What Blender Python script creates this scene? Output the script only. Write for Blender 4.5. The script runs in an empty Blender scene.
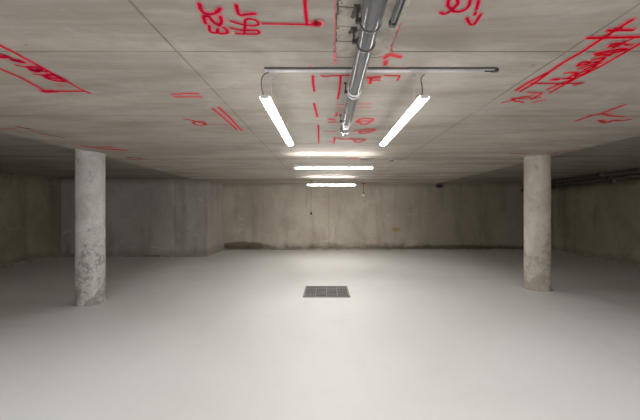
import bpy, bmesh, math, random
from mathutils import Vector, Matrix, noise
random.seed(7)
C = bpy.context.scene.collection
CH = 1.45            # eye height
HC = 0.935           # ceiling above the eye
F = 300.0            # focal length in pixels of a 640 px wide frame
VX, VY = 326.0, 210.0
CZ = CH + HC         # ceiling height 2.385
STEP = 0.04          # outer ceiling bays sit slightly higher
YB, YN, YR = 10.9, 9.35, -7.0
XL, XR = -8.25, 8.05

# ------------------------------------------------------------------ materials
class NT:
    def __init__(s, name):
        s.m = bpy.data.materials.new(name); s.m.use_nodes = True
        s.t = s.m.node_tree; s.n = s.t.nodes; s.l = s.t.links
        s.b = s.n['Principled BSDF']
        s.co = s.n.new('ShaderNodeTexCoord').outputs['Object']
    def mapped(s, scale=(1,1,1), loc=(0,0,0)):
        k = s.n.new('ShaderNodeMapping'); k.inputs['Scale'].default_value = scale; k.inputs['Location'].default_value = loc
        s.l.new(s.co, k.inputs[0]); return k.outputs[0]
    def noise(s, sc, det=6, rough=.6, vec=None, dist=0):
        k = s.n.new('ShaderNodeTexNoise'); k.inputs['Scale'].default_value = sc
        k.inputs['Detail'].default_value = det; k.inputs['Roughness'].default_value = rough
        k.inputs['Distortion'].default_value = dist
        s.l.new(vec if vec is not None else s.co, k.inputs['Vector']); return k.outputs['Fac']
    def put(s, x, sock):
        if isinstance(x, (int, float)): sock.default_value = x
        elif isinstance(x, (tuple, list)): sock.default_value = (*x, 1)
        else: s.l.new(x, sock)
    def math(s, op, a, b=0, c=None):
        k = s.n.new('ShaderNodeMath'); k.operation = op
        s.put(a, k.inputs[0]); s.put(b, k.inputs[1])
        if c is not None: s.put(c, k.inputs[2])
        return k.outputs[0]
    def rng(s, x, a, b, c=0, d=1, smooth=True):
        k = s.n.new('ShaderNodeMapRange'); k.interpolation_type = 'SMOOTHSTEP' if smooth else 'LINEAR'
        s.put(x, k.inputs[0])
        for i, v in enumerate((a, b, c, d)): k.inputs[i+1].default_value = v
        return k.outputs[0]
    def mix(s, f, a, b, mode='MIX'):
        k = s.n.new('ShaderNodeMix'); k.data_type = 'RGBA'; k.blend_type = mode
        s.put(f, k.inputs[0]); s.put(a, k.inputs[6]); s.put(b, k.inputs[7]); return k.outputs[2]
    def xyz(s, vec=None):
        k = s.n.new('ShaderNodeSeparateXYZ'); s.l.new(vec if vec is not None else s.co, k.inputs[0]); return k.outputs
    def bump(s, h, strength=.3, dist=.01):
        k = s.n.new('ShaderNodeBump'); k.inputs['Strength'].default_value = strength; k.inputs['Distance'].default_value = dist
        s.l.new(h, k.inputs['Height']); s.l.new(k.outputs[0], s.b.inputs['Normal'])
    def base(s, c): s.put(c, s.b.inputs['Base Color'])
    def rough(s, r): s.put(r, s.b.inputs['Roughness'])
    def spec(s, v): s.b.inputs['Specular IOR Level'].default_value = v

def plain(name, col, rough=.5, metal=0, var=.12, sc=30):
    m = NT(name); n = m.noise(sc, 4)
    dark = tuple(c*(1-var) for c in col); lite = tuple(min(1, c*(1+var)) for c in col)
    m.base(m.mix(m.rng(n, .3, .7), dark, lite)); m.rough(rough); m.b.inputs['Metallic'].default_value = metal
    return m.m

def ceiling_mat():
    m = NT('ceiling_concrete'); x, y, z = m.xyz()
    big = m.noise(.7, 5, .6); str_ = m.noise(1.0, 6, .65, m.mapped((.55, 2.6, 1)), .6)
    fine = m.noise(14, 6, .7); blot = m.noise(3.2, 5, .62, None, .8)
    c = m.mix(m.rng(big, .3, .7), (.34,.30,.262), (.46,.415,.36))
    c = m.mix(m.rng(str_, .38, .68, 0, .85), c, (.215,.185,.155))
    c = m.mix(m.rng(blot, .56, .75, 0, .5), c, (.52,.48,.42))
    c = m.mix(m.rng(fine, .3, .75, 0, .3), c, (.22,.195,.165))
    c = m.mix(m.rng(m.noise(7.5, 3, .5, m.mapped((1,1.6,1), (3,8,0))), .70, .76, 0, .75), c, (.10,.085,.07))
    mp = m.n.new('ShaderNodeMapping'); mp.inputs['Rotation'].default_value = (0,0,.6); mp.inputs['Scale'].default_value = (.5,2.2,1); m.l.new(m.co, mp.inputs[0])
    dg = m.noise(1.8, 6, .65, mp.outputs[0], 1.2)
    c = m.mix(m.rng(dg, .5, .68, 0, .42), c, (.21,.17,.13))
    c = m.mix(m.rng(dg, .46, .30, 0, .35), c, (.50,.45,.385))
    c = m.mix(m.rng(m.noise(1.1, 5, .6, m.mapped((1,1,1),(7,2,0)), .8), .52, .68, 0, .3), c, (.36,.29,.20))
    # each shuttering bay has its own slight tone
    cell = m.math('FLOOR', m.math('DIVIDE', m.math('SUBTRACT', y, 1.77-12.1), 1.21))
    tone = m.math('FRACT', m.math('MULTIPLY', m.math('SINE', m.math('MULTIPLY', cell, 12.9)), 43.7))
    c = m.mix(m.rng(tone, 0, 1, 0, .28), c, (.22,.2,.17))
    # outer bays: shade beyond the columns, painted in as a darker tone
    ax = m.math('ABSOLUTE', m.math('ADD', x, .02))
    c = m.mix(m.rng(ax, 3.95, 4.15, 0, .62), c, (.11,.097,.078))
    # joints between the shuttering boards
    wob = m.math('MULTIPLY', m.math('SUBTRACT', m.noise(5, 4), .5), .012)
    fade = m.rng(m.noise(1.3, 3), .3, .6, .45, 1)
    def line(co, at, w): return m.rng(m.math('ABSOLUTE', m.math('ADD', m.math('SUBTRACT', co, at), wob)), w*.35, w, 1, 0)
    fr = m.math('FRACT', m.math('DIVIDE', m.math('SUBTRACT', m.math('ADD', y, wob), 1.77-12.1-.605), 1.21))
    j = m.rng(m.math('ABSOLUTE', m.math('SUBTRACT', fr, .5)), .0025, .0075, 1, 0)
    for at in (-.88, 1.42): j = m.math('MAXIMUM', j, line(x, at, .008))
    c = m.mix(m.math('MULTIPLY', m.math('MULTIPLY', j, fade), .8), c, (.07,.055,.035))
    c = m.mix(m.math('MULTIPLY', m.math('MAXIMUM', line(y, 5.50, .07), line(y, 9.25, .16)), .6), c, (.10,.08,.055))  # two wider, softer dark bands across the far ceiling
    m.base(c); m.rough(m.rng(str_, .3, .7, .62, .9)); m.spec(.25)
    h = m.math('ADD', m.math('MULTIPLY', fine, .5), m.math('ADD', str_, m.math('MULTIPLY', j, -1.2)))
    m.bump(h, .35, .008); return m.m

def wall_mat(name, a, b, spot=False, dampness=.4):
    m = NT(name); x, y, z = m.xyz()
    big = m.noise(.9, 6, .62, m.mapped((1,1,.7)), .5)
    vs = m.noise(1.5, 5, .6, m.mapped((1.6,1.6,.35)))
    fine = m.noise(18, 6, .7)
    c = m.mix(m.rng(big, .3, .7), a, b)
    c = m.mix(m.rng(vs, .48, .75, 0, .55), c, tuple(v*.5 for v in a))
    c = m.mix(m.rng(m.noise(2.6, 6, .6, m.mapped((1,1,1),(5,3,1)), 1), .58, .72, 0, .35), c, tuple(min(1,v*1.5) for v in b))
    c = m.mix(m.rng(fine, .35, .75, 0, .25), c, tuple(v*.55 for v in a))
    # formwork panel joints
    for ax in (x, y):
        fr = m.math('FRACT', m.math('DIVIDE', m.math('ADD', ax, 20.3), 2.4))
        c = m.mix(m.rng(m.math('ABSOLUTE', m.math('SUBTRACT', fr, .5)), .001, .006, .4, 0), c, (.06,.05,.035))
    # damp and dirt along the foot of the wall
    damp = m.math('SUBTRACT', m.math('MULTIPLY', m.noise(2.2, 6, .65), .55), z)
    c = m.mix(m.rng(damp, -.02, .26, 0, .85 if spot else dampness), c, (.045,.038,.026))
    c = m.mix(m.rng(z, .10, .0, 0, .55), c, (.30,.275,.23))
    # darker, uneven band under the ceiling
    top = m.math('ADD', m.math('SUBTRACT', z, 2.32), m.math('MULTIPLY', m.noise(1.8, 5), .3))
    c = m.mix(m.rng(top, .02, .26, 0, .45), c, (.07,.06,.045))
    if spot:
        def blob(cx, cz, rx, rz, col, s, c):
            dx = m.math('DIVIDE', m.math('SUBTRACT', x, cx), rx); dz = m.math('DIVIDE', m.math('SUBTRACT', z, cz), rz)
            d = m.math('ADD', m.math('POWER', dx, 2), m.math('POWER', dz, 2))
            d = m.math('ADD', d, m.math('MULTIPLY', m.math('SUBTRACT', m.noise(6, 4), .5), 1.2))
            return m.mix(m.rng(d, .5, 1.1, s, 0), c, col)
        c = m.mix(m.rng(m.math('ADD', x, m.math('MULTIPLY', big, 1.5)), 2.4, 5.4, 0, .6), c, (.12,.10,.065))  # right part of the wall darkened in its colour, standing in for shade
        c = blob(2.54, .74, .20, .09, (.30,.20,.07), .9, c)
        c = blob(-1.35, .95, .35, .28, (.17,.14,.10), .22, c)
        c = blob(1.2, 1.0, .25, .5, (.19,.165,.13), .2, c)
        c = blob(4.9, 0.0, 3.0, .2, (.05,.045,.03), .8, c)
        c = blob(-3.0, .15, .9, .17, (.06,.045,.03), .8, c)
    m.base(c); m.rough(.85); m.spec(.2)
    m.bump(m.math('ADD', m.math('MULTIPLY', fine, .5), big), .35, .012); return m.m

def floor_mat():
    m = NT('painted_floor'); x, y, z = m.xyz()
    big = m.noise(.45, 5, .55, None, .6); mid = m.noise(2.0, 6, .6); fine = m.noise(30, 5, .7)
    c = m.mix(m.rng(big, .3, .7), (.64,.64,.63), (.71,.715,.71))
    c = m.mix(m.rng(mid, .5, .78, 0, .3), c, (.56,.54,.50))
    c = m.mix(m.rng(fine, .45, .8, 0, .12), c, (.45,.42,.38))
    # darker and browner towards the side walls and the back
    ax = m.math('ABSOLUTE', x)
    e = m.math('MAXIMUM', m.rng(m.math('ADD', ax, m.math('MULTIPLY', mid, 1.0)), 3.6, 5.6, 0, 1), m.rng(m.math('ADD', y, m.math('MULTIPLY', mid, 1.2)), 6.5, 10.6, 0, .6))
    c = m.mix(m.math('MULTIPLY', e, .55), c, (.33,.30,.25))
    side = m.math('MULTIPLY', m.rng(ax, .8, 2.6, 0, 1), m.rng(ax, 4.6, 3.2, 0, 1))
    c = m.mix(m.math('MULTIPLY', side, m.rng(y, 4.6, 2.6, 0, .75)), c, (.90,.90,.915))  # near floor sides painted whiter, making up for light they lack
    # wheel tracks
    tr = m.rng(m.noise(.8, 4, .55, m.mapped((3.2,.25,1),(2,1,0)), .3), .57, .7, 0, .10)
    c = m.mix(tr, c, (.48,.45,.41))
    m.base(c); m.rough(m.rng(big, .3, .7, .42, .6)); m.spec(.3)
    m.bump(m.math('ADD', big, m.math('MULTIPLY', fine, .25)), .12, .01); return m.m

def column_mat(name, a, b, dark):
    m = NT(name); x, y, z = m.xyz()
    c = m.mix(m.rng(m.noise(3, 6, .65, m.mapped((1,1,.6)), .6), .32, .68), a, b)
    s1 = m.noise(5, 9, .8, m.mapped((1,1,.9),(1,4,2)), .1)
    zz = m.rng(z, .0, 1.5, .14, .0, False)
    c = m.mix(m.rng(m.math('ADD', s1, zz), .56, .66, 0, .8), c, dark)
    ring = m.noise(2, 5, .7, m.mapped((.3,.3,4)))
    c = m.mix(m.rng(ring, .6, .7, 0, .3), c, dark)
    c = m.mix(m.rng(m.noise(40, 4), .4, .7, 0, .25), c, dark)
    m.base(c); m.rough(.8); m.spec(.25); m.bump(s1, .4, .008); return m.m

def emit(name, col, s):
    m = NT(name); m.base((.9,.9,.88)); m.rough(.4)
    k = m.rng(m.noise(3, 1), 0, 1, s*.98, s*1.02)
    m.b.inputs['Emission Color'].default_value = (*col, 1); m.l.new(k, m.b.inputs['Emission Strength']); return m.m

def paint_mat(name, col, cover, sc=22):
    m = NT(name); n = m.noise(sc, 5, .7)
    m.base(m.mix(m.rng(n, .3, .7), tuple(v*.8 for v in col), col)); m.rough(.8); m.spec(.04)
    m.put(m.rng(m.noise(sc*1.8, 4, .7, m.mapped((1,1,1),(2,5,1))), .34-cover*.3, .52-cover*.3, .12+cover*.55, 1), m.b.inputs['Alpha'])
    return m.m

M = dict(
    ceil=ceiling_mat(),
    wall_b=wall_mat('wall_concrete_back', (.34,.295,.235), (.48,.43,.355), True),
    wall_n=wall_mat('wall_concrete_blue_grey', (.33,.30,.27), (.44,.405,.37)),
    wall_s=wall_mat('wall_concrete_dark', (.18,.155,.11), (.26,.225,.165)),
    patch=plain('patch_concrete', (.34,.305,.26), .85, 0, .35, 9),
    crack=plain('crack_dark', (.07,.055,.042), .9, 0, .4),
    floor=floor_mat(),
    colL=column_mat('column_pale', (.50,.48,.46), (.76,.74,.72), (.18,.17,.155)),
    colR=column_mat('column_beige', (.46,.415,.35), (.64,.585,.505), (.26,.23,.18)),
    red=paint_mat('red_spray', (.60,.0,.022), .97),
    red2=paint_mat('red_spray_orange', (.68,.0,.008), .97),
    faint=paint_mat('red_spray_faded', (.72,.035,.045), .45),
    faint2=paint_mat('red_spray_dull', (.42,.03,.028), .6),
    halo=paint_mat('red_overspray', (.74,.16,.17), .2),
    pvc=plain('grey_pvc', (.075,.08,.088), .16, 0, .08),
    pvc_d=plain('trunking_shade', (.03,.03,.033), .45),
    galv=plain('galvanised_steel', (.50,.50,.54), .38, .4, .1),
    black=plain('black_plastic', (.018,.016,.015), .5),
    steelp=plain('dark_steel_pipe', (.05,.047,.042), .45, .3),
    house=plain('white_housing', (.62,.62,.60), .45),
    iron=plain('cast_grate', (.15,.137,.137), .65, .1, .35, 60),
    pit=plain('drain_pit', (.012,.011,.01), .9),
    bulb=plain('opal_glass', (.75,.73,.66), .25),
    lampA=emit('tube_glow', (1.0,.97,.92), 44.0),
    lampC=emit('tube_glow_rear_fill', (1.0,.975,.95), 190.0),
    lampD=emit('tube_glow_strong', (1.0,.97,.93), 120.0),
    lampU=emit('uplight_glow', (1.0,.955,.89), 95.0),
    lampB=emit('tube_glow_cross', (1.0,.94,.86), 165.0),
)

# ------------------------------------------------------------------ helpers
def obj(name, bm, mat, parent=None, smooth=False):
    me = bpy.data.meshes.new(name); bmesh.ops.recalc_face_normals(bm, faces=bm.faces); bm.to_mesh(me); bm.free()
    if smooth:
        for p in me.polygons: p.use_smooth = True
    for k in (mat if isinstance(mat, (list, tuple)) else [mat]): me.materials.append(k)
    o = bpy.data.objects.new(name, me); C.objects.link(o)
    if parent: o.parent = parent
    return o
def thing(name, label, cat, loc=(0,0,0), rz=0, group=None):
    o = bpy.data.objects.new(name, None); C.objects.link(o); o.location = loc; o.rotation_euler = (0,0,rz)
    o.empty_display_size = .1
    o['label'] = label; o['category'] = cat
    if group: o['group'] = group
    return o
def struct(o): o['kind'] = 'structure'; return o
def box(bm, c, s, bev=0, rz=0):
    r = bmesh.ops.create_cube(bm, size=1, matrix=Matrix.Translation(c) @ Matrix.Rotation(rz,4,'Z') @ Matrix.Diagonal((*s,1)))
    if bev:
        es = list({e for v in r['verts'] for e in v.link_edges})
        bmesh.ops.bevel(bm, geom=es, offset=bev, segments=2, affect='EDGES')
    return bm
def tube(bm, pts, r, seg=12, caps=True):
    pts = [Vector(p) for p in pts]; rings = []
    up = Vector((0,0,1))
    for i, p in enumerate(pts):
        d = (pts[min(i+1,len(pts)-1)] - pts[max(i-1,0)]).normalized()
        u = d.cross(up)
        if u.length < .05: u = d.cross(Vector((0,1,0)))
        u.normalize()
        if rings and u.dot(pu) < 0: u = -u
        pu = u; v = d.cross(u); rr = r[i] if isinstance(r, (list,tuple)) else r
        rings.append([bm.verts.new(p + (u*math.cos(a)+v*math.sin(a))*rr) for a in (2*math.pi*k/seg for k in range(seg))])
    for a, b in zip(rings, rings[1:]):
        for k in range(seg): bm.faces.new((a[k], a[(k+1)%seg], b[(k+1)%seg], b[k]))
    if caps: bm.faces.new(rings[0]); bm.faces.new(rings[-1])
    return bm
def lathe(bm, prof, seg=24, loc=(0,0,0)):
    L = Vector(loc)
    rings = [[bm.verts.new(L+Vector((r*math.cos(2*math.pi*k/seg), r*math.sin(2*math.pi*k/seg), z))) for k in range(seg)] for r, z in prof]
    for a, b in zip(rings, rings[1:]):
        for k in range(seg): bm.faces.new((a[k], a[(k+1)%seg], b[(k+1)%seg], b[k]))
    bm.faces.new(rings[0]); bm.faces.new(rings[-1]); return bm
def quad(bm, *p): return bm.faces.new([bm.verts.new(q) for q in p])
B = bmesh.new
def bez(a, b, c, d, n=14):
    a, b, c, d = map(Vector, (a,b,c,d)); o = []
    for i in range(n+1):
        t = i/n; o.append(a*(1-t)**3 + b*3*t*(1-t)**2 + c*3*t*t*(1-t) + d*t**3)
    return o
def cp(x, y, dz=0.0):          # point of the ceiling seen at picture position (x, y) in the photograph
    Y = (HC-dz)*F/(VY-y); return Vector(((x-VX)*Y/F, Y, CZ-dz))

# ------------------------------------------------------------------ room shell
def sm(t): t = max(0, min(1, t)); return t*t*(3-2*t)
def fz(x, y):
    return .07*math.sin(math.pi*x/7.6)*sm((abs(x)-.5)/2.8)*sm((8.1-abs(x))/3)*math.exp(-((y-5)/2.6)**2) \
           + .004*noise.noise(Vector((x*.5, y*.5, 0)))
bm = B(); NX, NY = 84, 90
x0, x1, y0, y1 = XL-.1, XR+.1, YR-.1, YB+.1
g = [[bm.verts.new((x0+(x1-x0)*i/NX, y0+(y1-y0)*j/NY, fz(x0+(x1-x0)*i/NX, y0+(y1-y0)*j/NY))) for j in range(NY+1)] for i in range(NX+1)]
for i in range(NX):
    for j in range(NY): bm.faces.new((g[i][j], g[i+1][j], g[i+1][j+1], g[i][j+1]))
low = bmesh.ops.extrude_face_region(bm, geom=list(bm.faces))
for v in low['geom']:
    if isinstance(v, bmesh.types.BMVert): v.co.z = -.25
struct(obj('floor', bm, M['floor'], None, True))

def le(y): return -3.72 - .055*max(0, min(y, 10.9)-3)   # edge of the left bay
RE = 3.92
bm = B()
ys = [YR-.1, 3.0, YB+.1]
def slab(xa, xb, za):          # one thick bay of the slab; xa, xb are functions of y
    n = len(ys)
    lo = [(bm.verts.new((xa(y), y, za)), bm.verts.new((xb(y), y, za))) for y in ys]
    hi = [(bm.verts.new((xa(y), y, CZ+.3)), bm.verts.new((xb(y), y, CZ+.3))) for y in ys]
    for i in range(n-1):
        bm.faces.new((lo[i][0], lo[i][1], lo[i+1][1], lo[i+1][0])); bm.faces.new((hi[i][0], hi[i][1], hi[i+1][1], hi[i+1][0]))
        for s in (0, 1): bm.faces.new((lo[i][s], lo[i+1][s], hi[i+1][s], hi[i][s]))
    for e in (0, -1): bm.faces.new((lo[e][0], lo[e][1], hi[e][1], hi[e][0]))
slab(le, lambda y: RE, CZ)
slab(lambda y: XL-.1, le, CZ+STEP)
slab(lambda y: RE, lambda y: XR+.1, CZ+STEP)
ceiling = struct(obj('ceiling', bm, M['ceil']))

def wall(name, pts, mat, thick, side):
    """pts: plan outline line; thickness goes to 'side' (a vector)"""
    bm = B(); t = Vector((*side, 0))*thick
    a = [Vector((*p, -.12)) for p in pts]; zt = CZ+.18
    n = max(2, int((a[1]-a[0]).length/.3)); rows = 12
    def P(i, j, off): 
        p = a[0].lerp(a[1], i/n); p.z = -.12 + (zt+.12)*j/rows; return p + (t if off else Vector())
    fr = [[bm.verts.new(P(i,j,0)) for j in range(rows+1)] for i in range(n+1)]
    for i in range(n):
        for j in range(rows): bm.faces.new((fr[i][j], fr[i+1][j], fr[i+1][j+1], fr[i][j+1]))
    bk = [bm.verts.new(P(i,j,1)) for i, j in ((0,0),(n,0),(n,rows),(0,rows))]
    bm.faces.new(bk)
    e = [fr[0][0], fr[n][0], fr[n][rows], fr[0][rows]]
    bm.faces.new([fr[i][0] for i in range(n+1)] + [bk[1], bk[0]])
    bm.faces.new([fr[i][rows] for i in range(n+1)] + [bk[2], bk[3]])
    bm.faces.new([fr[0][j] for j in range(rows+1)] + [bk[3], bk[0]])
    bm.faces.new([fr[n][j] for j in range(rows+1)] + [bk[2], bk[1]])
    return struct(obj(name, bm, mat))
XE = -3.70
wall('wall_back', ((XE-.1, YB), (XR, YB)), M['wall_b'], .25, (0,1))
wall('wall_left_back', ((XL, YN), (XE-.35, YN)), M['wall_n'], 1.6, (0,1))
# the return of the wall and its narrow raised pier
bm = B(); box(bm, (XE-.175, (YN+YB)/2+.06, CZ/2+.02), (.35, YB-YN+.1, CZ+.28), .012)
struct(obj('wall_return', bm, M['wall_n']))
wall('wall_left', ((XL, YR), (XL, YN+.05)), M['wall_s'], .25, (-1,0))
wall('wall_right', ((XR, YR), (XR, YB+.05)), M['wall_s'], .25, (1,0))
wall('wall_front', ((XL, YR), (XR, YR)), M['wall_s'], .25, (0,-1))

# rough mortar fillet along the wall foot
def fillet(name, p, q, nrm):
    bm = B(); p = Vector((*p,0)); q = Vector((*q,0)); n = int((q-p).length/.12); N = Vector((*nrm,0)); prev = None
    for i in range(n+1):
        c = p.lerp(q, i/n); w = .05+.05*noise.noise(c*1.7); h = .035+.03*noise.noise(c*2.3+Vector((5,5,5)))
        z = fz(c.x, c.y)
        r = [bm.verts.new(c+Vector((0,0,z-.02))), bm.verts.new(c+N*w+Vector((0,0,z-.02))), bm.verts.new(c+N*w*.5+Vector((0,0,z+h*.6))), bm.verts.new(c+Vector((0,0,z+h)))]
        if prev:
            for k in range(4): bm.faces.new((prev[k], prev[(k+1)%4], r[(k+1)%4], r[k]))
        prev = r
    struct(obj(name, bm, M['fil'], None, True))
M['fil'] = plain('mortar_fillet', (.27,.24,.19), .9, 0, .5, 4)
fillet('trim_1', (XE, YB), (XR, YB), (0,-1))
fillet('trim_2', (XL, YN), (XE, YN), (0,-1))
fillet('trim_3', (XL, YR), (XL, YN), (1,0))
fillet('trim_4', (XR, YR), (XR, YB), (-1,0))

# ------------------------------------------------------------------ repaired patch round the pipe (part of the ceiling)
def ribbon(bm, pts, w, dz, taper=True, jag=0):
    P = [Vector(p) for p in pts]
    Q = [P[0]]
    for a, b in zip(P, P[1:]):
        n = max(1, int((b-a).length/.02)) if jag else max(1, int((b-a).length/.12))
        for i in range(1, n+1):
            v = a.lerp(b, i/n)
            if jag and i < n: v += Vector((random.uniform(-jag,jag), random.uniform(-jag,jag), 0))
            Q.append(v)
    prev = None
    for i, p in enumerate(Q):
        d = Q[min(i+1,len(Q)-1)] - Q[max(i-1,0)]; d.z = 0
        if d.length < 1e-6: continue
        d.normalize(); s = Vector((-d.y, d.x, 0))*w*.5*(1+random.uniform(-.15,.15))
        r = (bm.verts.new((p.x+s.x, p.y+s.y, CZ-dz)), bm.verts.new((p.x-s.x, p.y-s.y, CZ-dz)))
        if prev: bm.faces.new((prev[0], prev[1], r[1], r[0]))
        prev = r
    for e, s_ in ((Q[0], Q[1]-Q[0]), (Q[-1], Q[-1]-Q[-2])):   # round ends
        k = [bm.verts.new((e.x+w*.5*math.cos(a), e.y+w*.5*math.sin(a), CZ-dz-.0004)) for a in (2*math.pi*i/10 for i in range(10))]
        bm.faces.new(k)
# fair strokes: Catmull-Rom through traced points
def spline(P, n=5):
    if len(P) < 3: return P
    P = [Vector(p) for p in P]; o = []
    E = [P[0]*2-P[1]] + P + [P[-1]*2-P[-2]]
    for i in range(1, len(E)-2):
        a, b, c, d = E[i-1:i+3]
        for k in range(n):
            t = k/n
            o.append(.5*((2*b)+(c-a)*t+(2*a-5*b+4*c-d)*t*t+(3*b-a-3*c+d)*t**3))
    o.append(P[-1]); return o

bm = B()
X0, X1, Y1 = .052, .378, 1.83
quad(bm, (X0,.2,CZ-.0012), (X1,.2,CZ-.0012), (X1,Y1,CZ-.0012), (X0,Y1,CZ-.0012))
pt = obj('repair_patch', bm, M['patch'], ceiling); pt['label'] = 'rectangular patched opening in the ceiling around the pipe'
bm = B()
ribbon(bm, [(X0,.2,0),(X0,Y1,0)], .011, .0022, jag=.004)
ribbon(bm, [(X0,Y1,0),(.30,Y1+.005,0),(X1,Y1-.02,0)], .007, .0023, jag=.002)
ribbon(bm, [(X1-.002,1.50,0),(X1-.008,1.56,0),(X1,1.62,0),(X1-.01,1.70,0),(X1+.02,1.77,0)], .006, .0024, jag=.004)
for yy, w in ((1.375,.008),(1.52,.005),(1.655,.008),(1.20,.01),(1.02,.01)):
    ribbon(bm, [(X0,yy,0),(.16,yy+.01,0)], w, .0025, jag=.002)
for _ in range(60):            # chipped spots along the patch edge
    y = random.uniform(.6, 1.66); x = X0 + abs(random.gauss(0, .022)); r = random.uniform(.002,.007)
    bm.faces.new([bm.verts.new((x+r*math.cos(a)*random.uniform(.6,1.3), y+r*1.3*math.sin(a), CZ-.0028)) for a in (i*math.pi/3 for i in range(6))])
for cx, cy, r in ((.135,1.43,.02),(.145,1.56,.022),(.15,1.40,.016),(.125,1.575,.012)):   # rough holes beside the pipe
    bm.faces.new([bm.verts.new((cx+r*math.cos(a)*random.uniform(.6,1.2), cy+r*1.5*math.sin(a)*random.uniform(.7,1.2), CZ-.003)) for a in (i*math.pi/5 for i in range(10))])
ck = obj('crack', bm, M['crack'], pt); ck['label'] = 'dark cracks and chipped edges of the patch'

# ------------------------------------------------------------------ red spray markings (parts of the ceiling)
lay = [0]; wide = {'faint': 1.35, 'faint2': 1.5, 'red2': 1.12, 'red': 1.1}
def marking(label, strokes, mat='red', halo=True):
    """strokes: (list of photo positions, width in m[, straight])"""
    bm = B(); lay[0] += 1; base = .0035 + .0001*lay[0]
    hb = B()
    for i, s in enumerate(strokes):
        pts, w = s[0], s[1]; P = [cp(x, y) for x, y in pts]; w *= wide.get(mat, 1)
        Q = P if (len(s) > 2 or len(P) < 3) else spline(P)
        ribbon(bm, Q, w, base + .0004*(i % 5))
        if halo: ribbon(hb, Q, w*1.9, .0031)
    o = obj('spray_marking', bm, M[mat], ceiling); o['label'] = label
    if halo: obj('overspray', hb, M['halo'], o)
    else: hb.free()
    return o
def z(ox, oy, k, pts): return [(ox+a/k, oy+b/k) for a, b in pts]
A = lambda *p: z(190, 0, 8, p)
marking('red spray-painted characters C, 2 and 3 stacked in a column', [
    (A((75,25),(88,72),(120,100),(165,107),(205,98),(232,72),(240,62)), .017),
    (A((122,178),(112,130),(150,128),(190,172),(228,196),(250,172),(246,128)), .017),
    (A((155,200),(162,246),(212,256),(222,226)), .015),
    (A((216,256),(255,262),(298,254),(292,232),(268,214)), .015)])
marking('red spray-painted characters reading like L, b and A in a column', [
    (A((370,35),(384,92),(405,116),(460,108),(518,104)), .016),
    (A((330,163),(400,186),(490,200),(545,190),(532,160),(478,145),(442,156),(440,190)), .013),
    (A((330,218),(400,234),(490,236),(545,240),(540,264),(450,266),(370,262)), .013),
    (A((440,200),(434,262)), .013)])
marking('red paint line ending in a thick dot with a stroke rising from it', [
    ([(262.5,23),(285,23.4),(313,24)], .011, 1), ([(314,23.2),(318.5,22.8)], .031, 1), ([(304.6,-6),(305.3,8),(307,24)], .014, 1)])
A = lambda *p: z(420, 0, 8, p)
marking('red spray-painted looped letter at the top edge', [
    (A((165,95),(200,105),(240,82),(280,50),(303,18),(298,-20)), .014), (A((262,72),(225,42),(228,0),(240,-25)), .014),
    (A((250,74),(300,88),(352,74),(388,40),(402,-10)), .014)])
marking('small red spray-painted downward arrow', [
    (A((470,-20),(462,30),(452,66)), .013), (A((446,90),(438,112)), .011), (A((375,138),(392,172),(412,192),(440,180),(485,108)), .013)])
marking('long red spray-painted wedge with smeared figures inside it', [
    ([(-14,37),(0,44.8),(15,52.3),(40,66),(63.4,78.8),(79.4,88),(89.7,92.8)], .019, 1),
    ([(-10,64),(0,68.3),(20.6,77),(44.7,90.2)], .018, 1), ([(44.7,90.7),(82.5,90.7)], .022, 1), ([(44,91),(54,90.6)], .04),
    ([(0,56.3),(5,55.8)], .03), ([(5,55),(12,58.5),(18,61),(23,62),(19,59.5),(13,60)], .022),
    ([(16,64.5),(25,66.5),(33,68.5)], .016), ([(27.5,66.6),(34,66.3),(41,67.8),(36,71),(30,68.5),(40,70),(47,70.8)], .024),
    ([(34.4,73.5),(44,74.6)], .014), ([(43.8,75.2),(53.3,74.2),(63.6,80.4),(53,79.4),(46,76.5),(56,77.5)], .028), ([(57.6,84.7),(62.7,85.6)], .014)])
marking('pair of short parallel red spray strokes left of the joint', [
    ([(171.3,93.8),(180,93.6)], .014), ([(182,93),(197.6,93.2)], .018), ([(175,96.5),(201.4,96.5)], .015)], 'faint')
marking('two parallel red spray strokes slanting beside the joint', [
    ([(212.6,108.2),(224,117.5),(237,129.4)], .017), ([(218.6,106.7),(230,117.5),(242,130.4)], .017)], 'red', True)
marking('red scribbled figure with a thin line running right', [
    ([(184.4,118.5),(193.8,120.4),(205,124),(198.5,125),(193,122.3),(201.4,120.8),(206,123.8)], .017), ([(206,124.4),(232.4,124.4)], .008)], 'faint2')
marking('faded red spray streak in front of the left column', [
    ([(0,128.5),(16,128.6)], .02), ([(17,126.4),(31,128.6)], .03), ([(34,131),(46,134),(64,137.2)], .02)], 'faint2', False)
marking('dull red spray writing above the left column', [
    ([(82,145.5),(96,147.7),(108,149),(126,149.7)], .04), ([(98,146.6),(112,146.8)], .03)], 'faint2')
marking('small dull red spray mark right of the left column', [
    ([(127,157.4),(135,157),(144,158.9)], .04), ([(129,159),(140,159.3)], .03)], 'faint2', False)
marking('long red spray-painted setting-out lines crossed by short bars', [
    ([(516,89.7),(528,82),(550.6,70.5),(562.5,62.3),(583,50.6),(603.4,37),(631.5,19.2)], .02, 1),
    ([(520,91),(533,83.6),(548,72.6)], .018, 1), ([(588,37.2),(640,36.1),(656,36)], .02, 1), ([(608.6,29.2),(632.5,29.2)], .018, 1),
    ([(531,82.6),(560,83.2),(583.7,82.3),(574,84.8)], .016, 1),
    ([(549.7,92.3),(568,82),(600,66),(640,43),(652,36)], .018, 1), ([(547.8,88.7),(556,85),(572,78.6)], .018, 1)], 'red2')
ltr = []
A = lambda *p: z(540, 45, 10.667, p)
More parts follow.
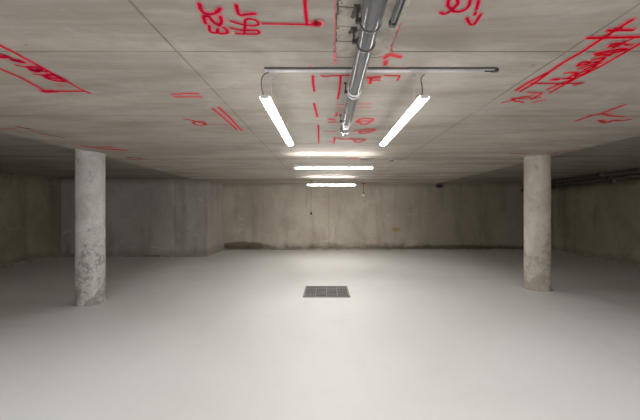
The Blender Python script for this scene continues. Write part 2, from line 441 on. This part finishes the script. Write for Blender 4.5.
ltr += [(A((145,362),(190,362)), .03), (A((250,352),(330,352),(385,348),(330,372),(300,392)), .018),
    (A((272,292),(330,288),(385,292),(345,318),(300,345),(370,345)), .018), (A((380,330),(400,300),(470,272),(520,268),(470,298),(400,318)), .018),
    (A((408,212),(440,182),(520,172),(515,192),(440,205)), .02), (A((418,246),(480,222),(560,200)), .018),
    (A((470,255),(540,222),(600,196),(560,240),(500,262)), .018), (A((565,150),(620,135),(680,128),(650,160),(590,172),(640,185)), .02)]
A = lambda *p: z(580, 15, 10.667, p)
ltr += [(A((180,400),(250,388),(330,372)), .026), (A((320,325),(350,302),(430,300),(380,330)), .022), (A((370,335),(460,290),(550,248)), .014),
    (A((300,385),(380,362),(480,355),(430,380),(350,392)), .022), (A((470,300),(520,312),(555,308)), .014), (A((190,420),(260,412),(320,420)), .022)]
marking('red spray-painted line of writing between the setting-out lines', ltr, 'red2')
A = lambda *p: z(500, 70, 10.667, p)
marking('small red spray-painted figures below the setting-out lines', [
    (A((25,345),(130,315),(230,285),(340,270)), .015), (A((130,300),(160,325),(250,342)), .015), (A((150,295),(230,300),(320,290)), .013),
    (A((300,238),(380,240),(445,241),(390,275),(330,312)), .015), (A((340,300),(430,285)), .013), (A((355,345),(420,325),(485,308)), .015)], 'red2')
marking('faded red crossing strokes near the right side', [
    ([(576,120.6),(588,116.5),(601,113),(612,109),(624,104.6)], .02), ([(601,113),(612,115.5),(624,116)], .02),
    ([(600,119.8),(606,122.4),(614,119.8),(620,120.4),(629,119.3)], .026), ([(590,115),(607,113)], .022)], 'faint2')
marking('dull red streak at the head of the right column', [([(510,153.2),(526,153.6)], .028), ([(547,153.4),(560,151.6),(574.5,149.7)], .026)], 'faint2', False)
marking('dashed red spray line left of the grey pipe', [
    ([(310,66),(311.6,70)], .011), ([(312.7,75),(313.2,83),(314.3,90.7)], .014), ([(313.8,102.8),(316.8,114),(317,116.5)], .014), ([(318.3,124.7),(318.8,143.3)], .014)])
marking('red spray-painted T shape beside the pipe', [([(321.4,74.9),(326,76.2),(332,75.2),(352,75)], .012), ([(340.6,75.4),(339.6,88),(337.6,98.4)], .012)])
marking('two thin parallel red lines crossing behind the pipe', [([(336.5,104.2),(370.7,103.3)], .007), ([(335.7,107.5),(370.7,106.8)], .007)], 'faint')
marking('faded red line along the patch edge', [([(334.8,-8),(335,30),(335,50)], .007, 1), ([(335,52),(335,62.7)], .018, 1)], 'halo', False)
marking('red spray strokes following the crack right of the pipe', [
    ([(401,22),(397,33),(394,40)], .0022), ([(393,43),(390.5,51)], .003), ([(385,56.8),(390,54),(399.8,56.2)], .018), ([(385.6,60.5),(385.2,64)], .016)], 'faint')
marking('orange-red spray strokes behind the trunking', [
    ([(378,69.2),(392,68),(405.5,67.8)], .014), ([(368,77.4),(379.7,76.2)], .02), ([(371.4,77.4),(370,82.8)], .018), ([(373.5,79.6),(379.6,79.4)], .013),
    ([(385.3,74.8),(399.8,75),(397.5,79.4)], .012, 1), ([(366.5,68.4),(371,68.6)], .014)], 'red2')
marking('red spray scribble right of the pipe end, upper one', [([(356.5,122),(361,118.4),(373,118.8),(364.3,124.4),(359,121.2),(369,120.6)], .018)], 'faint')
marking('red spray scribble right of the pipe end, lower one', [([(353,131.3),(365.4,129),(375.2,129.6),(363.2,133.4),(360,131.4),(370,130.8)], .02)], 'faint')
marking('faint red spray writing just behind the pipe end', [([(338,137.9),(345,139.4),(352,138)], .025), ([(352,139.5),(365.4,139.2),(357,142.4),(354,139.6)], .024)], 'faint')
marking('faint red spray ticks left of the pipe end', [
    ([(329,118.7),(334,119.4)], .02), ([(337,112.5),(336.2,115.8)], .014), ([(329,122),(336,121.5)], .02), ([(324.3,131.3),(337,131)], .015),
    ([(334.7,136.8),(334,143.3)], .014), ([(328,141.7),(333,141)], .022)], 'faint')
marking('short faint red spray dash in front of the crosswise tube light', [([(345,158.3),(358,158)], .04)], 'faint', False)

# ------------------------------------------------------------------ columns
def column(name, label, x, y, r, mat, rough):
    z0 = fz(x, y)-.03; t = thing(name, label, 'column', (x, y, z0), 0, 'round concrete columns')
    H = CZ + STEP - z0 + .02; bm = B(); seg, rows = 48, 60; R = []
    for j in range(rows+1):
        zz = H*j/rows; ring = []
        for k in range(seg):
            a = 2*math.pi*k/seg
            p = Vector((math.cos(a), math.sin(a), zz*1.5))
            rr = r*(1 + .006*noise.noise(p*2)) + (.006*rough*max(0, noise.noise(p*5+Vector((3,1,x))))*(1-.6*j/rows))
            if zz < .12: rr += .008*(1-zz/.12)**2*(1+noise.noise(p*3))
            ring.append(bm.verts.new((rr*math.cos(a), rr*math.sin(a), zz)))
        R.append(ring)
    for a, b in zip(R, R[1:]):
        for k in range(seg): bm.faces.new((a[k], a[(k+1)%seg], b[(k+1)%seg], b[k]))
    bm.faces.new(R[0]); bm.faces.new(R[-1])
    obj('shaft', bm, mat, t, True)
    bm = B(); R = []; z1 = fz(x, y)+.03
    for rr, zz in ((r*1.0, .0), (r+.03, .0), (r+.025, .045), (r+.005, .062), (r*.98,.065)):
        R.append([bm.verts.new(((rr+.008*noise.noise(Vector((math.cos(2*math.pi*k/36)*2, math.sin(2*math.pi*k/36)*2, x))))*math.cos(2*math.pi*k/36), rr*math.sin(2*math.pi*k/36), zz-.012)) for k in range(36)])
    for a, b in zip(R, R[1:]):
        for k in range(36): bm.faces.new((a[k], a[(k+1)%36], b[(k+1)%36], b[k]))
    obj('mortar_foot', bm, mat, t, True)
    return t
column('concrete_column', 'pale round concrete column with dark blotchy stains near its foot', -3.87, 4.93, .197, M['colL'], 1)
column('concrete_column', 'smooth beige round concrete column in front of the wall pipes', 3.71, 5.27, .197, M['colR'], .4)

# ------------------------------------------------------------------ drain grate
gx, gy, gw, gd = .008, 5.318, .787, .70
t = thing('drain_grate', 'square dark metal drain grate of basket-patterned slots in the floor', 'grate', (gx, gy, .004))
bm = B(); box(bm, (0,0,-.016), (gw-.01, gd-.01, .034)); obj('pit', bm, M['pit'], t)
bm = B(); fw = .022
for sx in (-1,1): box(bm, (sx*(gw/2-fw/2), 0, .003), (fw, gd, .022), .002)
for sy in (-1,1): box(bm, (0, sy*(gd/2-fw/2), .003), (gw-2*fw, fw, .022), .002)
obj('frame', bm, M['iron'], t)
iw, idp = (gw-2*fw)/4, (gd-2*fw)/4
bm = B()
for i in range(4):
    for j in range(4):
        cx = -gw/2+fw+iw*(i+.5); cy = -gd/2+fw+idp*(j+.5)
        for s in (-1,1):
            box(bm, (cx+s*(iw/2-.004), cy, .003), (.008, idp, .016)); box(bm, (cx, cy+s*(idp/2-.004), .003), (iw-.016, .008, .016))
        along_y = (i+j) % 2 == 1
        nb = 5 if along_y else 4; w_ = iw-.016; d_ = idp-.016
        for k in range(1, nb):
            if along_y: box(bm, (cx-w_/2+w_*k/nb, cy, .003), (.008, d_, .016))
            else: box(bm, (cx, cy-d_/2+d_*k/nb, .003), (w_, .009, .016))
gr = obj('grille', bm, M['iron'], t)

# ------------------------------------------------------------------ tube lights
def tube_light(label, x, y, h, rz, glow, L=1.405, W=.066, hang=None, group=None):
    zc = CH+h; t = thing('tube_light', label, 'light', (x, y, zc), rz, group or 'white tube lights hung under the ceiling')
    up = glow == 'lampB'
    prof = [(W/2*math.cos(a), -.016*math.sin(a)) for a in (math.pi*k/10 for k in range(11))]
    bm = B()      # diffuser, rounded profile extruded along X
    a = [bm.verts.new((-L/2+.006, p, q)) for p, q in prof]; b = [bm.verts.new((L/2-.006, p, q)) for p, q in prof]
    for k in range(len(prof)): bm.faces.new((a[k], a[(k+1)%len(prof)], b[(k+1)%len(prof)], b[k]))
    bm.faces.new(a); bm.faces.new(b); obj('diffuser', bm, M[glow], t)
    bm = B()
    if up:        # open-topped trough: a narrow slot throws light up on the ceiling
        box(bm, (0,0,.005), (L-.01, .05, .008), .001)
        for s in (-1,1):
            box(bm, (0, s*.023, .022), (L-.01, .003, .034)); box(bm, (s*(L/2-.008), 0, .022), (.003, .046, .034))
    else: box(bm, (0,0,.008), (L-.03, W-.004, .015), .004)
    obj('housing', bm, M['house'], t)
    if up:
        bm = B(); box(bm, (0,0,.012), (L-.03, .026, .004)); obj('uplight_strip', bm, M['lampU'], t)
    for s in (-1,1):
        bm = B(); box(bm, (s*(L/2-.002), 0, .000), (.008, W*.8, .024), .002); obj('end_cap', bm, M['house'], t)
        bm = B(); drop = CZ-zc
        tube(bm, [(s*L*.33, 0, .018), (s*L*.33, 0, drop+.0)], .0013, 6); obj('suspension_wire', bm, M['galv'], t)
        bm = B(); lathe(bm, [(.012, drop-.012), (.016, drop)], 12, (s*L*.33,0,0)); obj('ceiling_fixing', bm, M['galv'], t)
    return t
YM = (1.865+3.23)/2
tl1 = tube_light('lit white tube light hanging lengthwise left of the grey pipe', -.382, YM, .705, math.pi/2, 'lampA', 1.365)
tl2 = tube_light('lit white tube light hanging lengthwise right of the grey pipe', .613, YM, .705, math.pi/2, 'lampA', 1.365)
tl3 = tube_light('nearer and longer-looking of the two crosswise lit tube lights', .131, 5.01, .706, 0, 'lampB', 1.30, .052)
tl4 = tube_light('farther and shorter-looking crosswise lit tube light, closest to the back wall', .149, 8.45, .706, 0, 'lampB', 1.345, .06)
# lamps behind the viewer; the side pair and the rear one are added fill
tube_light('lengthwise tube light behind the viewer', -.1, -2.9, .70, math.pi/2, 'lampD')
for sx in (-1, 1): tube_light('added fill light: unseen tube light on the %s behind the viewer' % ('left' if sx < 0 else 'right'), sx*1.6, -.9, .70, math.pi/2, 'lampC')
tube_light('added fill light: unseen crosswise tube light at the rear end of the garage', .3, -5.6, .748, 0, 'lampC')
# supply cables from the trunking to the two lamps (parts of their lamps)
def cable(lamp, pts):
    inv = (Matrix.Translation(lamp.location) @ lamp.rotation_euler.to_matrix().to_4x4()).inverted()
    bm = B(); tube(bm, [inv @ Vector(p) for p in pts], .0036, 8); obj('cable', bm, M['black'], lamp, True)
def at(x, y, Y): return Vector(((x-VX)*Y/F, Y, CH+(VY-y)*Y/F))
cable(tl1, bez(at(268.5,72.3,1.98), at(258.5,75,1.96), at(261,86,1.90), at(263.3,94.5,1.86)))
cable(tl2, bez(at(424.5,74.6,1.985), at(417,78,1.95), at(424,84,1.90), at(422,94.5,1.86)))

# ------------------------------------------------------------------ cable trunking
ty = 1.985; tx0, tx1 = -.404, 1.12
t = thing('cable_trunking', 'slim light grey metal trunking running crosswise under the ceiling, over the pipe', 'trunking', ((tx0+tx1)/2, ty, CZ))
L = tx1-tx0
bm = B(); box(bm, (0, 0, -.009), (L-.02, .034, .018), .002); obj('channel', bm, M['galv'], t)
bm = B(); box(bm, (0, -.0195, -.005), (L, .005, .010)); obj('shade_strip', bm, M['pvc_d'], t)  # dark strip standing in for the shaded front face
bm = B(); box(bm, (L/2-.005, 0, -.011), (.045, .030, .020), .003); box(bm, (L/2-.05, -.01, -.022), (.05,.008,.006), .001); obj('end_clip', bm, M['black'], t)
bm = B(); box(bm, (-L/2+.006, 0, -.010), (.012, .036, .02), .002); obj('end_cap', bm, M['house'], t)

# ------------------------------------------------------------------ grey waste pipe
hp = .862; px_ = .2045; PR = .045; zp = CH+hp
t = thing('drain_pipe', 'thick glossy grey plastic pipe running lengthwise below the ceiling', 'pipe', (px_, 0, zp))
yend = 3.30
bm = B(); tube(bm, [(0,YR+.02,0)]+[(0,y,0) for y in (-4,-1,0,1,2,3)]+[(0,yend-.12,0)], PR, 32); obj('pipe_body', bm, M['pvc'], t, True)
# closing socket and the bend up into the slab
bm = B(); pts = [(0,yend-.13,0),(0,yend-.10,0),(0,yend-.06,0.0),(0,yend-.02,.008),(0,yend+.015,.03),(0,yend+.03,.06),(0,yend+.033,CZ-zp+.03)]
tube(bm, pts, [PR+.001,PR+.005,PR+.005,PR+.003,PR+.001,PR-.001,PR-.001], 32); obj('elbow', bm, M['pvc'], t, True)
for yy in (yend-.135, yend-.05):
    bm = B(); tube(bm, [(0,yy,0),(0,yy+.005,0),(0,yy+.02,0),(0,yy+.025,0)], [PR+.001,PR+.0075,PR+.0075,PR+.001], 32); obj('socket_ring', bm, M['pvc'], t, True)
bm = B(); yy = hp*F/120-.01; tube(bm, [(0,yy,0),(0,yy+.003,0),(0,yy+.012,0),(0,yy+.015,0)], [PR+.0005,PR+.005,PR+.005,PR+.0005], 32)
o = obj('joint_ring', bm, M['house'], t, True); o['label'] = 'thin white ring'
# wider sleeve between the two clamps
bm = B(); ya, yb = 1.377, 1.546
tube(bm, [(0,.2,0),(0,ya-.02,0),(0,ya,0)], [PR+.004,PR+.004,PR+.0035], 32); obj('sleeve', bm, M['pvc'], t, True)
for yc in (.75, ya, yb, hp*F/119.5+.04, hp*F/88):
    big = yc < 1.7
    bm = B(); w = .012
    tube(bm, [(0,yc-w/2,0),(0,yc-w/2+.002,0),(0,yc+w/2-.002,0),(0,yc+w/2,0)], [PR+.001, PR+.006 if big else PR+.004, PR+.006 if big else PR+.004, PR+.001], 32)
    cl = obj('pipe_clamp', bm, M['pvc_d'] if big else M['galv'], t, True)
    if big: cl['label'] = 'black rubber-lined clamp'
    bm = B(); top = CZ-zp
    box(bm, (-PR-.012, yc, .006), (.026, .022, .022), .003)
    tube(bm, [(-PR-.016, yc, .0), (-PR-.016, yc, top)], .006 if big else .004, 8)
    box(bm, (-PR-.018, yc, top-.006), (.03 if big else .022, .036 if big else .022, .01), .002)
    obj('clamp_bracket', bm, M['black'], cl)

# second channel, right of the pipe, ending above the viewer's view
t = thing('conduit', 'short dark grey conduit with a black open end, right of the thick pipe', 'conduit', (.330, .075, CZ))
bm = B()
for s in (-1,1): box(bm, (s*.0135, .55, -.014), (.005, 1.7, .028), .001)
box(bm, (0, .55, -.003), (.03, 1.7, .006)); obj('channel', bm, M['pvc'], t)
bm = B(); tube(bm, [(0,-.3,-.018),(0,1.385,-.018)], .009, 12); obj('cable', bm, M['pvc_d'], t, True)
bm = B(); box(bm, (-.002, 1.405, -.016), (.036, .03, .028), .004); obj('end_cap', bm, M['black'], t)

# ------------------------------------------------------------------ right wall pipes
def wall_pipe(label, xx, zz, r, group=None):
    t = thing('wall_pipe', label, 'pipe', (xx, 0, zz), 0, 'dark pipes along the right wall'); 
    bm = B(); tube(bm, [(0,YR+.05,0),(0,0,0),(0,5,0),(0,YB-.02,0)], r, 20); obj('pipe_body', bm, M['steelp'], t, True)
    for yc in (-4,-1,2,4.9,7.35+ (0 if zz<2.25 else .35),9.2):
        bm = B(); tube(bm, [(0,yc-.04,0),(0,yc-.036,0),(0,yc+.036,0),(0,yc+.04,0)], [r,r+.012,r+.012,r], 20); cl = obj('coupling', bm, M['galv2'], t, True)
        bm = B(); tube(bm, [(0,yc+.12,0),(0,yc+.12,CZ+STEP-zz)], .006, 8)
        box(bm, (0,yc+.12,0), (2*r+.016,.02,2*r+.016), .004); obj('hanger', bm, M['steelp'], t)
    return t
M['galv2'] = plain('dull_zinc', (.16,.15,.135), .5, .4)
wall_pipe('upper dark steel pipe along the right wall under the ceiling', 7.12, CH+.915, .042)
wall_pipe('lower dark steel pipe along the right wall, beneath its twin', 7.12, CH+.715, .05)
wall_pipe('thin dark pipe against the right wall between the two bigger pipes', 7.36, CH+.84, .028)

# ------------------------------------------------------------------ small fittings
# pull switch hanging by the back wall
Y = 9.75; tx = (311.2-VX)*Y/F; t = thing('pull_switch', 'small dark pull switch dangling on a thin cord before the back wall', 'switch', (tx, Y, CZ))
zb = CH-3.5*Y/F-CZ
bm = B(); lathe(bm, [(.022,-.02),(.03,-.012),(.03,0)], 16); obj('ceiling_rose', bm, M['black'], t, True)
bm = B(); tube(bm, [(0,0,-.02),(0,0,zb+.05)], .004, 6); obj('cord', bm, M['black'], t)
bm = B(); lathe(bm, [(.012,zb-.05),(.034,zb-.03),(.04,zb),(.03,zb+.035),(.01,zb+.06)], 16); obj('grip', bm, M['black'], t, True)
# pendant bulb
Y = 10.55; tx = (363.6-VX)*Y/F; t = thing('pendant_bulb', 'small round pale bulb hanging on a short dark rod at the back wall', 'light', (tx, Y, CZ))
bm = B(); lathe(bm, [(.05,-.03),(.075,-.02),(.075,0)], 16); obj('canopy', bm, M['black'], t, True)
zb = CH+14.6*Y/F-CZ
bm = B(); tube(bm, [(0,0,-.03),(0,0,zb+.09)], .008, 8); obj('rod', bm, M['black'], t)
bm = B(); lathe(bm, [(.028,zb+.05),(.032,zb+.09),(.02,zb+.11)], 16); obj('socket', bm, M['black'], t, True)
bm = B(); bmesh.ops.create_uvsphere(bm, u_segments=20, v_segments=14, radius=.062, matrix=Matrix.Translation((-.01,0,zb))); obj('globe', bm, M['bulb'], t, True)
# ceiling sensors
for px, nm, lb, w in ((370.4,'junction_box','flat dark junction box on the ceiling near the crosswise light',.062), (391.6,'motion_sensor','small domed motion sensor on the ceiling, right of the junction box',.05)):
    p = cp(px, 158.8); t = thing(nm, lb, 'box' if nm[0]=='j' else 'sensor', p)
    if nm[0] == 'j':
        bm = B(); box(bm, (0,0,-.014), (.15,.09,.028), .006); obj('case', bm, M['galv2'], t)
        bm = B(); tube(bm, [(-.075,0,-.012),(-.12,.0,-.012),(-.20,-.02,-.004)], .007, 8); obj('gland', bm, M['black'], t)
    else:
        bm = B(); lathe(bm, [(w*1.1,-.016),(w*1.2,-.008),(w*1.2,0)], 20); obj('base', bm, M['galv'], t, True)
        bm = B(); lathe(bm, [(.008,-.052),(w*.5,-.047),(w*.8,-.032),(w*.9,-.016)], 20); obj('dome', bm, M['galv2'], t, True)
# sleeve through the back wall near the ceiling
px = (439.3-VX)*YB/F; t = thing('pipe_sleeve', 'dark round pipe stub high on the back wall', 'pipe', (px, YB, CH+24*YB/F))
bm = B(); R = []
for r, y in ((.10,.0),(.10,-.05),(.085,-.05),(.085,-.005)):
    R.append([bm.verts.new((1.5*r*math.cos(2*math.pi*k/24), y, r*.8*math.sin(2*math.pi*k/24))) for k in range(24)])
for a, b in zip(R, R[1:]):
    for k in range(24): bm.faces.new((a[k], a[(k+1)%24], b[(k+1)%24], b[k]))
obj('rim', bm, M['steelp'], t)
bm = B(); bm.faces.new([bm.verts.new((1.5*.085*math.cos(2*math.pi*k/24), -.006, .068*math.sin(2*math.pi*k/24))) for k in range(24)]); obj('plug', bm, M['pit'], t)

# ------------------------------------------------------------------ world, camera, colour
w = bpy.data.worlds.new('World'); bpy.context.scene.world = w; w.use_nodes = True
w.node_tree.nodes['Background'].inputs[0].default_value = (.9,.92,1,1); w.node_tree.nodes['Background'].inputs[1].default_value = .02
cam = bpy.data.cameras.new('camera'); co = bpy.data.objects.new('camera', cam); C.objects.link(co)
co.location = (0,0,CH); co.rotation_euler = (math.pi/2,0,0)
cam.sensor_width = 36; cam.lens = 36*F/640; cam.shift_x = -6/640; cam.clip_start = .02
bpy.context.scene.camera = co
sc = bpy.context.scene
sc.view_settings.view_transform = 'Standard'; sc.view_settings.look = 'None'; sc.view_settings.exposure = 0; sc.view_settings.gamma = 1.35
